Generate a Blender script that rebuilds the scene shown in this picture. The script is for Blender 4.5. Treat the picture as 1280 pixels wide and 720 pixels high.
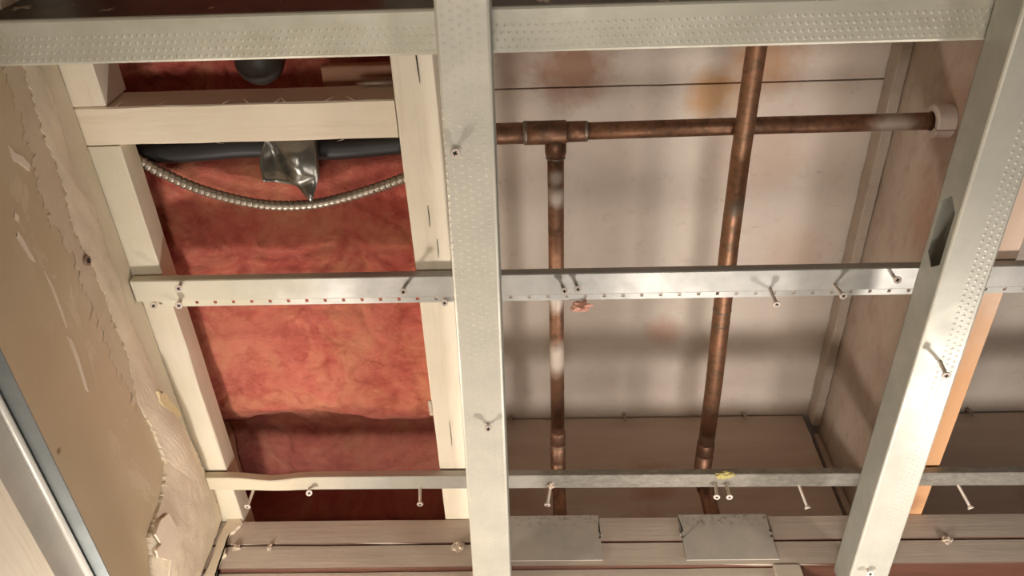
import bpy, bmesh, math, random
from mathutils import Vector, Matrix, noise
random.seed(7)
scene = bpy.context.scene
for o in list(bpy.data.objects):
    bpy.data.objects.remove(o)

# ------------------------------------------------------------------ camera, world, lamps, exposure
PITCH, YAW, ROLL = math.radians(55.978), math.radians(-3.3165), math.radians(-1.6195)
cam_data = bpy.data.cameras.new('camera')
cam_data.sensor_width = 36.0
cam_data.lens = 1006.0 / 1280.0 * 36.0
cam_data.clip_start = 0.01
cam = bpy.data.objects.new('camera', cam_data)
scene.collection.objects.link(cam)
scene.camera = cam
fwd = Vector((math.sin(YAW) * math.cos(PITCH), math.cos(YAW) * math.cos(PITCH), math.sin(PITCH)))
rgt = Vector((math.cos(YAW), -math.sin(YAW), 0))
dwn = fwd.cross(rgt)
r2 = math.cos(ROLL) * rgt + math.sin(ROLL) * dwn
d2 = -math.sin(ROLL) * rgt + math.cos(ROLL) * dwn
cam.matrix_world = Matrix((
    (r2.x, -d2.x, -fwd.x, 0.0),
    (r2.y, -d2.y, -fwd.y, 0.0),
    (r2.z, -d2.z, -fwd.z, 1.7),
    (0, 0, 0, 1)))

world = bpy.data.worlds.new('room_air')
scene.world = world
world.use_nodes = True
world.node_tree.nodes['Background'].inputs[0].default_value = (1.0, 0.91, 0.84, 1)
world.node_tree.nodes['Background'].inputs[1].default_value = 0.08

LAMP_COLOR = (1.0, 0.935, 0.87)
for lx, ly, lz, watts in ((-0.392, 0.735, 2.02, 4.6), (0.20, 0.745, 2.0, 4.3), (0.56, 0.735, 2.0, 4.1)):
    ld = bpy.data.lights.new('vanity_bulb', 'POINT')
    ld.energy = watts
    ld.color = LAMP_COLOR
    ld.shadow_soft_size = 0.028
    lo = bpy.data.objects.new('vanity_bulb', ld)
    lo.location = (lx, ly, lz)
    scene.collection.objects.link(lo)

# a broad fill light added low in the room to even out the undersides
wd = bpy.data.lights.new('floor_fill_light', 'AREA')
wd.shape = 'DISK'; wd.size = 0.5; wd.energy = 7.5; wd.color = (1.0, 0.93, 0.84)
wo = bpy.data.objects.new('floor_fill_light', wd)
wo.location = (-0.05, 0.22, 0.45); wo.rotation_euler = (math.pi, 0, 0)
scene.collection.objects.link(wo)

scene.view_settings.view_transform = 'Standard'
scene.view_settings.look = 'None'
scene.view_settings.exposure = 0.14
scene.view_settings.gamma = 1.0
scene.view_settings.use_curve_mapping = False

# ------------------------------------------------------------------ helpers
C = scene.collection

def srgb(r, g, b):
    f = lambda c: (c / 255.0) / 12.92 if c / 255.0 <= 0.04045 else ((c / 255.0 + 0.055) / 1.055) ** 2.4
    return (f(r), f(g), f(b), 1.0)

class NT:
    def __init__(self, name):
        self.m = bpy.data.materials.new(name)
        self.m.use_nodes = True
        self.t = self.m.node_tree
        self.b = self.t.nodes['Principled BSDF']
        g = self.t.nodes.new('ShaderNodeNewGeometry')
        self.pos = g.outputs['Position']
    def n(self, kind, **kw):
        nd = self.t.nodes.new(kind)
        for k, v in kw.items():
            setattr(nd, k, v)
        return nd
    def l(self, a, b):
        self.t.links.new(a, b)
    def noise(self, scale, stretch=(1, 1, 1), detail=4.0, rough=0.6, offset=(0, 0, 0), distort=0.0):
        mp = self.n('ShaderNodeMapping')
        mp.inputs['Scale'].default_value = stretch
        mp.inputs['Location'].default_value = offset
        self.l(self.pos, mp.inputs['Vector'])
        nz = self.n('ShaderNodeTexNoise')
        nz.inputs['Scale'].default_value = scale
        nz.inputs['Detail'].default_value = detail
        nz.inputs['Roughness'].default_value = rough
        nz.inputs['Distortion'].default_value = distort
        self.l(mp.outputs[0], nz.inputs['Vector'])
        return nz.outputs['Fac']
    def ramp(self, fac, lo, hi):
        r = self.n('ShaderNodeMapRange')
        r.inputs['From Min'].default_value = lo
        r.inputs['From Max'].default_value = hi
        self.l(fac, r.inputs['Value'])
        return r.outputs[0]
    def math(self, op, a, b=None):
        nd = self.n('ShaderNodeMath', operation=op)
        for i, v in enumerate((a, b)):
            if v is None: continue
            if isinstance(v, (int, float)): nd.inputs[i].default_value = v
            else: self.l(v, nd.inputs[i])
        return nd.outputs[0]
    def mix(self, fac, a, b):
        nd = self.n('ShaderNodeMix', data_type='RGBA')
        for i, v in ((0, fac), (6, a), (7, b)):
            if isinstance(v, (int, float, tuple)): nd.inputs[i].default_value = v
            else: self.l(v, nd.inputs[i])
        return nd.outputs[2]
    def blob(self, centre, radius, wobble=0.5, nscale=30.0, stretch=(1, 1, 1)):
        """soft edged stain around a point of the place, 1 inside"""
        mp = self.n('ShaderNodeVectorMath', operation='SUBTRACT')
        self.l(self.pos, mp.inputs[0]); mp.inputs[1].default_value = centre
        sc = self.n('ShaderNodeVectorMath', operation='MULTIPLY')
        self.l(mp.outputs[0], sc.inputs[0]); sc.inputs[1].default_value = stretch
        ln = self.n('ShaderNodeVectorMath', operation='LENGTH')
        self.l(sc.outputs[0], ln.inputs[0])
        d = self.math('DIVIDE', ln.outputs['Value'], radius)
        nz = self.noise(nscale)
        d = self.math('ADD', d, self.math('MULTIPLY', self.math('SUBTRACT', nz, 0.5), wobble * 2))
        return self.ramp(d, 1.0, 0.35)
    def bump(self, h, strength=0.3, dist=0.002, prev=None):
        bp = self.n('ShaderNodeBump')
        bp.inputs['Strength'].default_value = strength
        bp.inputs['Distance'].default_value = dist
        self.l(h, bp.inputs['Height'])
        if prev is not None: self.l(prev, bp.inputs['Normal'])
        self.l(bp.outputs[0], self.b.inputs['Normal'])
        return bp.outputs[0]
    def done(self, color, rough=0.6, metal=0.0, spec=None):
        if isinstance(color, tuple): self.b.inputs['Base Color'].default_value = color
        else: self.l(color, self.b.inputs['Base Color'])
        for k, v in (('Roughness', rough), ('Metallic', metal)):
            if isinstance(v, (int, float)): self.b.inputs[k].default_value = v
            else: self.l(v, self.b.inputs[k])
        if spec is not None: self.b.inputs['Specular IOR Level'].default_value = spec
        return self.m

def painted_wood(name, c1, c2, axis, rough=0.55, dirt=None, dirt_amt=0.35, bump=0.35):
    s = [1, 1, 1]; s['XYZ'.index(axis)] = 0.07
    t = NT(name)
    grain = t.noise(170, tuple(s), 5, 0.65)
    big = t.noise(14, (1, 1, 1), 4)
    col = t.mix(t.ramp(big, 0.35, 0.7), c1, c2)
    if dirt:
        g2 = t.noise(60, tuple(s), 6, 0.7, (3, 1, 2))
        col = t.mix(t.math('MULTIPLY', t.ramp(g2, 0.52, 0.75), dirt_amt), col, dirt)
    t.bump(grain, bump, 0.0012)
    return t.done(col, rough)

def galvanized(name, c1, c2, metal=0.8, rough=0.36, dimple=None, extra=None):
    """dimple = (along, across, list of row offsets in m across)"""
    t = NT(name)
    big = t.noise(22, (1, 1, 1), 5, 0.6)
    fine = t.noise(420, (1, 1, 1), 2, 0.5)
    col = t.mix(t.ramp(big, 0.35, 0.68), c1, c2)
    col = t.mix(t.math('MULTIPLY', t.ramp(fine, 0.5, 0.8), 0.25), col, c2)
    r = t.math('ADD', t.math('MULTIPLY', big, 0.22), rough - 0.11)
    mt = metal
    if extra: col, mt, r = extra(t, col, mt, r)
    prev = t.bump(fine, 0.08, 0.0006)
    if dimple:
        al, ac, rows0, rows1, step = dimple
        sp = t.n('ShaderNodeSeparateXYZ'); t.l(t.pos, sp.inputs[0])
        u = sp.outputs['XYZ'.index(al)]; v = sp.outputs['XYZ'.index(ac)]
        vv = t.math('DIVIDE', t.math('SUBTRACT', v, rows0), step)
        row = t.math('FLOOR', vv)
        uu = t.math('ADD', t.math('DIVIDE', u, step * 1.05), t.math('MULTIPLY', row, 0.5))
        du = t.math('SUBTRACT', t.math('FRACT', uu), 0.5)
        dv = t.math('SUBTRACT', t.math('FRACT', vv), 0.5)
        d = t.math('SQRT', t.math('ADD', t.math('MULTIPLY', du, du), t.math('MULTIPLY', dv, dv)))
        inside = t.math('MULTIPLY', t.math('GREATER_THAN', v, rows0), t.math('LESS_THAN', v, rows1))
        wear = t.ramp(t.noise(16, (1, 1, 1), 2, 0.5, (5, 2, 1)), 0.28, 0.55)
        h = t.math('MULTIPLY', t.math('MULTIPLY', t.ramp(d, 0.28, 0.08), inside), t.math('ADD', 0.4, t.math('MULTIPLY', wear, 0.6)))
        t.bump(h, 0.35, 0.0008, prev)
    return t.done(col, r, mt)

# ---- geometry
def finish(name, bm, mat, parent=None, loc=None, smooth=False, bevel=0.0, seg=2):
    """link a world-space bmesh as one object whose origin is the centre of its box (or loc)"""
    if bevel > 0:
        bmesh.ops.bevel(bm, geom=[e for e in bm.edges if e.calc_face_angle(0) > 0.5], offset=bevel,
                        segments=seg, affect='EDGES', profile=0.5, clamp_overlap=True)
    bmesh.ops.recalc_face_normals(bm, faces=bm.faces)
    if loc is None:
        lo = Vector([min(v.co[i] for v in bm.verts) for i in range(3)])
        hi = Vector([max(v.co[i] for v in bm.verts) for i in range(3)])
        loc = (lo + hi) / 2
    loc = Vector(loc)
    for v in bm.verts: v.co -= loc
    me = bpy.data.meshes.new(name)
    bm.to_mesh(me); bm.free()
    for m in (mat if isinstance(mat, (list, tuple)) else [mat]): me.materials.append(m)
    if smooth:
        for p in me.polygons: p.use_smooth = True
    ob = bpy.data.objects.new(name, me)
    C.objects.link(ob)
    if parent is not None:
        ob.parent = parent
        base = parent.location.copy()
        if parent.parent is not None: base += parent.parent.location
        ob.location = loc - base
    else:
        ob.location = loc
    return ob

def tag(o, label=None, cat=None, group=None, kind=None):
    if label: o['label'] = label
    if cat: o['category'] = cat
    if group: o['group'] = group
    if kind: o['kind'] = kind
    return o

def thing(name, loc, label, cat, group=None):
    o = bpy.data.objects.new(name, None)
    o.empty_display_size = 0.02
    C.objects.link(o); o.location = loc
    return tag(o, label, cat, group)

def add_box(bm, x0, x1, y0, y1, z0, z1):
    vs = [bm.verts.new((x, y, z)) for x in (x0, x1) for y in (y0, y1) for z in (z0, z1)]
    for f in ((0, 1, 3, 2), (4, 6, 7, 5), (0, 4, 5, 1), (2, 3, 7, 6), (0, 2, 6, 4), (1, 5, 7, 3)):
        bm.faces.new([vs[i] for i in f])
    return vs

def box(x0, x1, y0, y1, z0, z1):
    bm = bmesh.new(); add_box(bm, x0, x1, y0, y1, z0, z1); return bm

def lumber(x0, x1, y0, y1, z0, z1, axis, n=14, wob=0.0006, seed=0):
    """a sawn board: a box cut along its length, its edges a little uneven"""
    lo = [x0, y0, z0]; hi = [x1, y1, z1]
    a = 'XYZ'.index(axis); b, c = [i for i in range(3) if i != a]
    bm = bmesh.new(); rings = []
    e = 0.0012
    prof = [(0, 0, e, 0), (1, 0, -e, 0), (1, 0, 0, e), (1, 1, 0, -e), (1, 1, -e, 0), (0, 1, e, 0), (0, 1, 0, -e), (0, 0, 0, e)]
    for i in range(n + 1):
        s = i / n; ring = []
        for k, (pb, pc, ob_, oc) in enumerate(prof):
            co = [0, 0, 0]
            co[a] = lo[a] + (hi[a] - lo[a]) * s
            co[b] = (hi[b] if pb else lo[b]) + ob_
            co[c] = (hi[c] if pc else lo[c]) + oc
            w = noise.noise(Vector((s * n * 0.6, k * 1.7 + seed * 9.1, seed)))
            co[b] += w * wob; co[c] += wob * noise.noise(Vector((k * 2.3, s * n * 0.6, seed + 4.4)))
            ring.append(bm.verts.new(co))
        rings.append(ring)
    m = len(prof)
    for r0, r1 in zip(rings, rings[1:]):
        for k in range(m):
            bm.faces.new((r0[k], r0[(k + 1) % m], r1[(k + 1) % m], r1[k]))
    bm.faces.new(rings[0][::-1]); bm.faces.new(rings[-1])
    return bm

def extrude_profile(prof, axis, a0, a1, thick, n=1, wave=None):
    """sheet metal: an open polyline profile (b, c) run along an axis, thickened"""
    a = 'XYZ'.index(axis); b, c = [i for i in range(3) if i != a]
    nrm = []
    for i, p in enumerate(prof):
        p0 = Vector(prof[max(i - 1, 0)]); p1 = Vector(prof[min(i + 1, len(prof) - 1)])
        d = (p1 - p0).normalized(); nrm.append(Vector((-d.y, d.x)))
    loop = [Vector(p) for p in prof] + [Vector(p) + q * thick for p, q in list(zip(prof, nrm))[::-1]]
    bm = bmesh.new(); rings = []
    for i in range(n + 1):
        t = a0 + (a1 - a0) * i / n; ring = []
        for k, p in enumerate(loop):
            co = [0, 0, 0]; co[a] = t; co[b] = p.x; co[c] = p.y
            if wave:
                db, dc = wave(t, k if k < len(prof) else 2 * len(prof) - 1 - k)
                co[b] += db; co[c] += dc
            ring.append(bm.verts.new(co))
        rings.append(ring)
    m = len(loop)
    for r0, r1 in zip(rings, rings[1:]):
        for k in range(m):
            bm.faces.new((r0[k], r0[(k + 1) % m], r1[(k + 1) % m], r1[k]))
    bm.faces.new(rings[0][::-1]); bm.faces.new(rings[-1])
    return bm

def tube(pts, radii, seg=20, cap=True, bm=None):
    bm = bm or bmesh.new()
    pts = [Vector(p) for p in pts]
    if isinstance(radii, (int, float)): radii = [radii] * len(pts)
    up = None; rings = []
    for i, p in enumerate(pts):
        d = (pts[min(i + 1, len(pts) - 1)] - pts[max(i - 1, 0)]).normalized()
        if up is None:
            up = d.orthogonal().normalized()
        up = (up - d * up.dot(d)).normalized()
        s = d.cross(up)
        rings.append([bm.verts.new(p + (up * math.cos(q) + s * math.sin(q)) * radii[i])
                      for q in [2 * math.pi * k / seg for k in range(seg)]])
    for r0, r1 in zip(rings, rings[1:]):
        for k in range(seg):
            bm.faces.new((r0[k], r0[(k + 1) % seg], r1[(k + 1) % seg], r1[k]))
    if cap:
        bm.faces.new(rings[0][::-1]); bm.faces.new(rings[-1])
    return bm

def slab_polygon(poly, axis, base, thick, jitter=0.0, seed=0):
    """a flat ragged flake: polygon in the plane normal to axis, from base to base + thick"""
    a = 'XYZ'.index(axis); b, c = [i for i in range(3) if i != a]
    pts = []
    for i, p in enumerate(poly):
        q = poly[(i + 1) % len(poly)]
        for k in range(3):
            t = k / 3
            x = p[0] + (q[0] - p[0]) * t; y = p[1] + (q[1] - p[1]) * t
            if k:
                x += jitter * noise.noise(Vector((x * 300, y * 300, seed)))
                y += jitter * noise.noise(Vector((x * 300, y * 300, seed + 7)))
            pts.append((x, y))
    bm = bmesh.new(); r = []
    for z in (base, base + thick):
        ring = []
        for x, y in pts:
            co = [0, 0, 0]; co[a] = z; co[b] = x; co[c] = y
            ring.append(bm.verts.new(co))
        r.append(ring)
    n = len(pts)
    for k in range(n):
        bm.faces.new((r[0][k], r[0][(k + 1) % n], r[1][(k + 1) % n], r[1][k]))
    f = [bm.faces.new(r[0][::-1]), bm.faces.new(r[1])]
    bmesh.ops.triangulate(bm, faces=f)
    return bm

# ------------------------------------------------------------------ materials
M = {}
M['cream_y'] = painted_wood('cream_painted_wood_long', srgb(232, 219, 195), srgb(238, 226, 204), 'Y', dirt=srgb(190, 165, 135))
M['cream_x'] = painted_wood('cream_painted_wood_cross', srgb(234, 218, 192), srgb(240, 226, 202), 'X', dirt=srgb(195, 168, 138))
M['grey_cream'] = painted_wood('greyed_cream_paint', srgb(214, 203, 178), srgb(222, 212, 190), 'Y', dirt=srgb(180, 160, 140), dirt_amt=0.25)
M['plate'] = painted_wood('dusty_plate_paint', srgb(182, 166, 150), srgb(192, 177, 160), 'X', dirt=srgb(146, 124, 108), dirt_amt=0.45)
def make_plate():
    t = NT('dusty_plate_paint')
    grain = t.noise(170, (0.07, 1, 1), 5, 0.65)
    g2 = t.noise(60, (0.07, 1, 1), 6, 0.7, (3, 1, 2))
    col = t.mix(t.ramp(t.noise(14), 0.35, 0.7), srgb(182, 166, 150), srgb(192, 177, 160))
    col = t.mix(t.math('MULTIPLY', t.ramp(g2, 0.5, 0.75), 0.5), col, srgb(146, 124, 108))
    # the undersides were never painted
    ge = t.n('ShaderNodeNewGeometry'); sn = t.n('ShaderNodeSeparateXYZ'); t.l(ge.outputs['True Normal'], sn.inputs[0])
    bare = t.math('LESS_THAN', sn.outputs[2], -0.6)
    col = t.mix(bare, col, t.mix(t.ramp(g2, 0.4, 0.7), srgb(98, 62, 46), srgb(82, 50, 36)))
    t.bump(grain, 0.4, 0.0012)
    return t.done(col, 0.6)
M['wall_plate'] = make_plate()
M['raw_orange'] = painted_wood('raw_orange_wood', srgb(214, 168, 126), srgb(222, 178, 150), 'Y', dirt=srgb(205, 150, 110))
M['brown_wood'] = painted_wood('brown_board', srgb(78, 48, 35), srgb(66, 40, 29), 'X', dirt=srgb(92, 58, 44))
M['dark_wood'] = painted_wood('end_grain_brown', srgb(176, 128, 98), srgb(150, 104, 78), 'X', dirt=srgb(104, 62, 44), dirt_amt=0.8)

def make_joist_right():
    t = NT('mottled_dusty_joist_paint')
    big = t.noise(9, (1, 0.7, 1), 5, 0.65)
    med = t.noise(45, (1, 0.6, 1), 6, 0.7, (2, 2, 2))
    col = t.mix(t.ramp(big, 0.35, 0.65), srgb(186, 171, 156), srgb(174, 154, 138))
    col = t.mix(t.math('MULTIPLY', t.ramp(med, 0.5, 0.72), 0.55), col, srgb(150, 118, 100))
    col = t.mix(t.math('MULTIPLY', t.blob((0.447, 0.46, 2.52), 0.06, 0.6), 0.35), col, srgb(178, 122, 96))
    col = t.mix(t.math('MULTIPLY', t.blob((0.447, 0.34, 2.52), 0.05, 0.6), 0.35), col, srgb(182, 132, 108))
    t.bump(med, 0.5, 0.002)
    return t.done(col, 0.75)
M['joist_right'] = make_joist_right()

def make_joist_right_bottom():
    t = NT('bare_orange_pink_edge')
    g = t.noise(90, (1, 0.06, 1), 5, 0.7)
    sp = t.n('ShaderNodeSeparateXYZ'); t.l(t.pos, sp.inputs[0])
    bare = t.ramp(t.math('ADD', sp.outputs[1], t.math('MULTIPLY', t.noise(25), 0.16)), 0.52, 0.68)
    col = t.mix(bare, srgb(226, 198, 176), srgb(214, 162, 116))
    col = t.mix(t.math('MULTIPLY', t.ramp(g, 0.5, 0.75), 0.35), col, srgb(200, 150, 118))
    col = t.mix(t.math('MULTIPLY', t.blob((0.467, 0.812, 2.4), 0.02, 0.6, 60), 0.5), col, srgb(150, 105, 75))
    t.bump(g, 0.3, 0.001)
    return t.done(col, 0.65)
M['joist_right_bottom'] = make_joist_right_bottom()

def make_subfloor():
    t = NT('painted_plywood_underside')
    big = t.noise(6, (1, 1, 1), 5, 0.6)
    med = t.noise(38, (1, 1, 1), 7, 0.72, (1, 4, 0))
    crack = t.noise(26, (0.5, 1, 1), 8, 0.8, (7, 0, 0), 1.5)
    col = t.mix(t.ramp(big, 0.38, 0.64), srgb(224, 211, 197), srgb(214, 198, 184))
    col = t.mix(t.math('MULTIPLY', t.ramp(med, 0.56, 0.76), 0.3), col, srgb(170, 142, 126))
    col = t.mix(t.math('MULTIPLY', t.ramp(crack, 0.62, 0.70), 0.5), col, srgb(140, 112, 98))
    for c, r, a, k in (((0.228, 0.372, 2.68), 0.045, 0.75, srgb(206, 150, 84)), ((0.285, 0.33, 2.68), 0.06, 0.7, srgb(190, 132, 80)),
                       ((0.05, 0.335, 2.68), 0.06, 0.75, srgb(158, 100, 62)), ((0.30, 0.46, 2.68), 0.07, 0.22, srgb(214, 160, 128)),
                       ((0.19, 0.745, 2.68), 0.035, 0.5, srgb(200, 140, 118)), ((0.36, 0.62, 2.68), 0.06, 0.3, srgb(206, 160, 130)),
                       ((-0.02, 0.33, 2.68), 0.04, 0.5, srgb(150, 112, 92))):
        col = t.mix(t.math('MULTIPLY', t.blob(c, r, 0.5, 35), a), col, k)
    t.bump(t.math('ADD', med, t.math('MULTIPLY', crack, 0.6)), 0.45, 0.0025)
    return t.done(col, 0.62)
M['subfloor'] = make_subfloor()

def make_rim():
    t = NT('stained_rim_board')
    g = t.noise(30, (0.12, 1, 1), 6, 0.7)
    col = t.mix(t.ramp(g, 0.35, 0.7), srgb(198, 178, 162), srgb(184, 160, 144))
    for c, r, a, k in (((0.16, 0.92, 2.54), 0.05, 0.55, srgb(166, 104, 74)), ((-0.03, 0.92, 2.5), 0.06, 0.4, srgb(150, 108, 92)),
                       ((0.14, 0.92, 2.44), 0.05, 0.6, srgb(150, 90, 66)), ((0.75, 0.92, 2.46), 0.08, 0.6, srgb(140, 84, 50))):
        col = t.mix(t.math('MULTIPLY', t.blob(c, r, 0.5, 30), a), col, k)
    t.bump(g, 0.4, 0.0015)
    return t.done(col, 0.75)
M['rim'] = make_rim()

def make_wall():
    t = NT('tan_wall_paint')
    big = t.noise(5, (1, 1, 1), 4)
    med = t.noise(55, (1, 0.25, 1), 5, 0.7, (0, 3, 0))
    col = t.mix(t.ramp(big, 0.35, 0.7), srgb(190, 170, 137), srgb(197, 178, 146))
    col = t.mix(t.math('MULTIPLY', t.ramp(med, 0.62, 0.72), 0.25), col, srgb(214, 190, 158))
    pt = t.noise(34, (1, 0.45, 1), 7, 0.72, (0, 1, 4), 0.6)
    sp = t.n('ShaderNodeSeparateXYZ'); t.l(t.pos, sp.inputs[0])
    near = t.ramp(t.math('ADD', sp.outputs[2], t.math('MULTIPLY', t.math('SUBTRACT', t.noise(9), 0.5), 0.06)), 2.235, 2.315)
    col = t.mix(t.math('MULTIPLY', t.math('MULTIPLY', t.ramp(pt, 0.56, 0.59), near), 0.75), col, srgb(216, 200, 172))
    soft = t.noise(20, (1, 0.2, 1), 4, 0.6, (2, 2, 2))
    col = t.mix(t.math('MULTIPLY', t.math('MULTIPLY', t.ramp(soft, 0.48, 0.62), near), 0.45), col, srgb(206, 188, 160))
    for c, r, k, a in (((-0.424, 0.50, 2.20), 0.004, srgb(120, 85, 60), 0.8),):
        col = t.mix(t.math('MULTIPLY', t.blob(c, r, 0.3, 80), a), col, k)
    t.bump(t.noise(120, (1, 1, 1), 3), 0.12, 0.001)
    return t.done(col, 0.45)
M['wall'] = make_wall()

def make_compound(name, c1, c2, b=0.35, metal=0.0):
    t = NT(name)
    a = t.noise(60, (1, 0.5, 1), 7, 0.75)
    bb = t.noise(17, (1, 1, 1), 4, 0.6, (4, 4, 4))
    col = t.mix(t.ramp(bb, 0.35, 0.7), c1, c2)
    col = t.mix(t.math('MULTIPLY', t.ramp(a, 0.58, 0.78), 0.4), col, srgb(170, 146, 124))
    t.bump(a, b, 0.003)
    return t.done(col, 0.8)
M['compound'] = make_compound('joint_compound', srgb(214, 198, 174), srgb(228, 212, 184))
M['smear'] = make_compound('thin_compound_smear', srgb(200, 180, 152), srgb(208, 190, 164), 0.25)
M['paper'] = make_compound('torn_paper_edge', srgb(204, 190, 164), srgb(212, 198, 174), 0.3)
M['flake'] = make_compound('lifted_paint_flake', srgb(224, 206, 182), srgb(234, 218, 196), 0.15)

def make_insulation():
    t = NT('pink_fibreglass')
    big = t.noise(8, (1, 0.8, 1), 4, 0.6, (0, 0, 0), 0.8)
    hue = t.noise(13, (1, 0.7, 1), 5, 0.65, (5, 1, 0), 1.2)
    med = t.noise(24, (0.8, 1, 1), 7, 0.72, (3, 0, 0), 2.2)
    vein = t.noise(9, (0.8, 1, 1), 4, 0.5, (9, 2, 0), 1.6)
    fib = t.noise(170, (0.6, 1, 1), 5, 0.75, (0, 5, 0), 1.0)
    col = t.mix(t.ramp(big, 0.34, 0.66), srgb(184, 92, 80), srgb(200, 116, 98))
    col = t.mix(t.math('MULTIPLY', t.ramp(hue, 0.46, 0.64), 0.8), col, srgb(202, 136, 104))
    col = t.mix(t.math('MULTIPLY', t.ramp(hue, 0.46, 0.28), 0.7), col, srgb(158, 76, 70))
    col = t.mix(t.math('MULTIPLY', t.ramp(med, 0.5, 0.72), 0.6), col, srgb(150, 62, 52))
    d = t.math('ABSOLUTE', t.math('SUBTRACT', vein, 0.5))
    col = t.mix(t.math('MULTIPLY', t.math('MULTIPLY', t.ramp(d, 0.05, 0.0), t.ramp(big, 0.6, 0.4)), 0.4), col, srgb(136, 52, 42))
    col = t.mix(t.math('MULTIPLY', t.ramp(fib, 0.52, 0.78), 0.4), col, srgb(214, 152, 132))
    # brown tint on the dusty far end, its shade painted into the colour
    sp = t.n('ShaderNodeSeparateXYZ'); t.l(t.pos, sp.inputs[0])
    dusty_shade = t.ramp(t.math('ADD', sp.outputs[1], t.math('MULTIPLY', t.math('SUBTRACT', big, 0.5), 0.12)), 0.685, 0.735)
    col = t.mix(t.math('MULTIPLY', dusty_shade, 0.6), col, srgb(120, 74, 66))
    t.bump(t.math('ADD', med, t.math('ADD', t.math('MULTIPLY', fib, 0.5), t.math('MULTIPLY', t.ramp(d, 0.0, 0.08), 0.4))), 0.6, 0.005)
    return t.done(col, 0.95, 0.0, 0.1)
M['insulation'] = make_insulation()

G1, G2 = srgb(205, 203, 192), srgb(182, 181, 170)
M['stud_mid'] = galvanized('galvanized_dimpled_mid', srgb(212, 207, 192), srgb(198, 194, 180), 0.25, 0.5, ('Y', 'X', -0.073, -0.037, 0.0062))
M['stud_right'] = galvanized('galvanized_dimpled_right', srgb(206, 202, 188), srgb(190, 187, 174), 0.3, 0.48, ('Y', 'X', 0.362, 0.380, 0.0058))
M['stud_web'] = galvanized('galvanized_web', srgb(176, 176, 164), srgb(158, 158, 148), 0.45, 0.42)
def channel_dirt(t, col, mt, r):
    g = t.ramp(t.noise(40, (0.4, 1, 1), 6, 0.7, (2, 0, 0)), 0.5, 0.75)
    col = t.mix(t.math('MULTIPLY', g, 0.5), col, srgb(168, 160, 138))
    return col, mt, r
M['channel'] = galvanized('galvanized_dimpled_channel', srgb(208, 204, 188), srgb(192, 188, 170), 0.35, 0.48, ('X', 'Y', 0.172, 0.193, 0.0056), channel_dirt)
def spray(t, col, mt, r):
    # white overspray on the far left of the strip
    sp = t.n('ShaderNodeSeparateXYZ'); t.l(t.pos, sp.inputs[0])
    nz = t.noise(18, (1, 1, 1), 4)
    w = t.ramp(t.math('ADD', sp.outputs[0], t.math('MULTIPLY', nz, 0.16)), -0.12, -0.24)
    col = t.mix(w, col, srgb(214, 206, 184))
    mtn = t.math('MULTIPLY', t.math('SUBTRACT', 1.0, w), mt)
    rn = t.math('ADD', r, t.math('MULTIPLY', w, 0.2))
    return col, mtn, rn
M['strip'] = galvanized('galvanized_strip', srgb(192, 189, 182), srgb(168, 166, 160), 0.5, 0.5, None, spray)
def grime(t, col, mt, r):
    sp = t.n('ShaderNodeSeparateXYZ'); t.l(t.pos, sp.inputs[0])
    nz = t.noise(26, (1, 1, 1), 6, 0.7)
    w = t.ramp(t.math('ADD', sp.outputs[0], t.math('MULTIPLY', nz, 0.16)), -0.13, -0.26)
    g = t.ramp(t.math('ADD', sp.outputs[0], t.math('MULTIPLY', nz, 0.06)), 0.01, 0.05)
    grain = t.ramp(t.noise(150, (0.5, 1, 1), 6, 0.8, (1, 1, 0)), 0.4, 0.7)
    dirt = t.mix(grain, srgb(140, 134, 124), srgb(178, 172, 160))
    col = t.mix(g, col, dirt)
    col = t.mix(w, col, srgb(204, 192, 166))
    mtn = t.math('MULTIPLY', t.math('SUBTRACT', 1.0, w), mt)
    return col, mtn, t.math('ADD', r, 0.08)
M['strip_grimy'] = galvanized('galvanized_strip_grimy', srgb(190, 186, 176), srgb(176, 172, 162), 0.45, 0.45, None, grime)
M['angle'] = galvanized('galvanized_angle', srgb(198, 192, 180), srgb(184, 180, 170), 0.35, 0.5)
M['angle_top'] = galvanized('galvanized_angle_flange', srgb(140, 142, 139), srgb(120, 124, 122), 0.5, 0.5)
def plate_mottle(t, col, mt, r):
    g = t.ramp(t.noise(160, (1, 1, 1), 4, 0.7), 0.5, 0.7)
    sp = t.n('ShaderNodeSeparateXYZ'); t.l(t.pos, sp.inputs[0])
    top = t.ramp(t.math('ADD', sp.outputs[2], t.math('MULTIPLY', t.noise(30), 0.015)), 2.385, 2.397)
    col = t.mix(t.math('MULTIPLY', t.math('MULTIPLY', g, top), 0.7), col, srgb(92, 88, 78))
    return col, mt, r
M['nail_plate'] = galvanized('dusty_steel_plate', srgb(192, 182, 168), srgb(174, 168, 158), 0.25, 0.55, None, plate_mottle)
M['crumpled'] = galvanized('crumpled_tin', srgb(150, 148, 140), srgb(118, 116, 110), 0.9, 0.3)
M['conduit'] = galvanized('armored_cable_steel', srgb(186, 176, 162), srgb(160, 150, 136), 0.85, 0.38)
M['screw'] = galvanized('dull_screw_steel', srgb(226, 212, 198), srgb(212, 196, 182), 0.1, 0.45)
M['nail'] = galvanized('old_nail_steel', srgb(170, 150, 132), srgb(140, 118, 100), 0.5, 0.5)
t = NT('screw_recess'); M['recess'] = t.done(srgb(38, 32, 28), 0.7)
t = NT('black_rubber'); M['black'] = t.done(srgb(34, 32, 32), 0.5)
t = NT('dark_gap'); M['gap'] = t.done(srgb(30, 22, 20), 0.9)
t = NT('grey_plastic_dome'); M['dome'] = t.done(srgb(72, 68, 62), 0.5)

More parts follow.
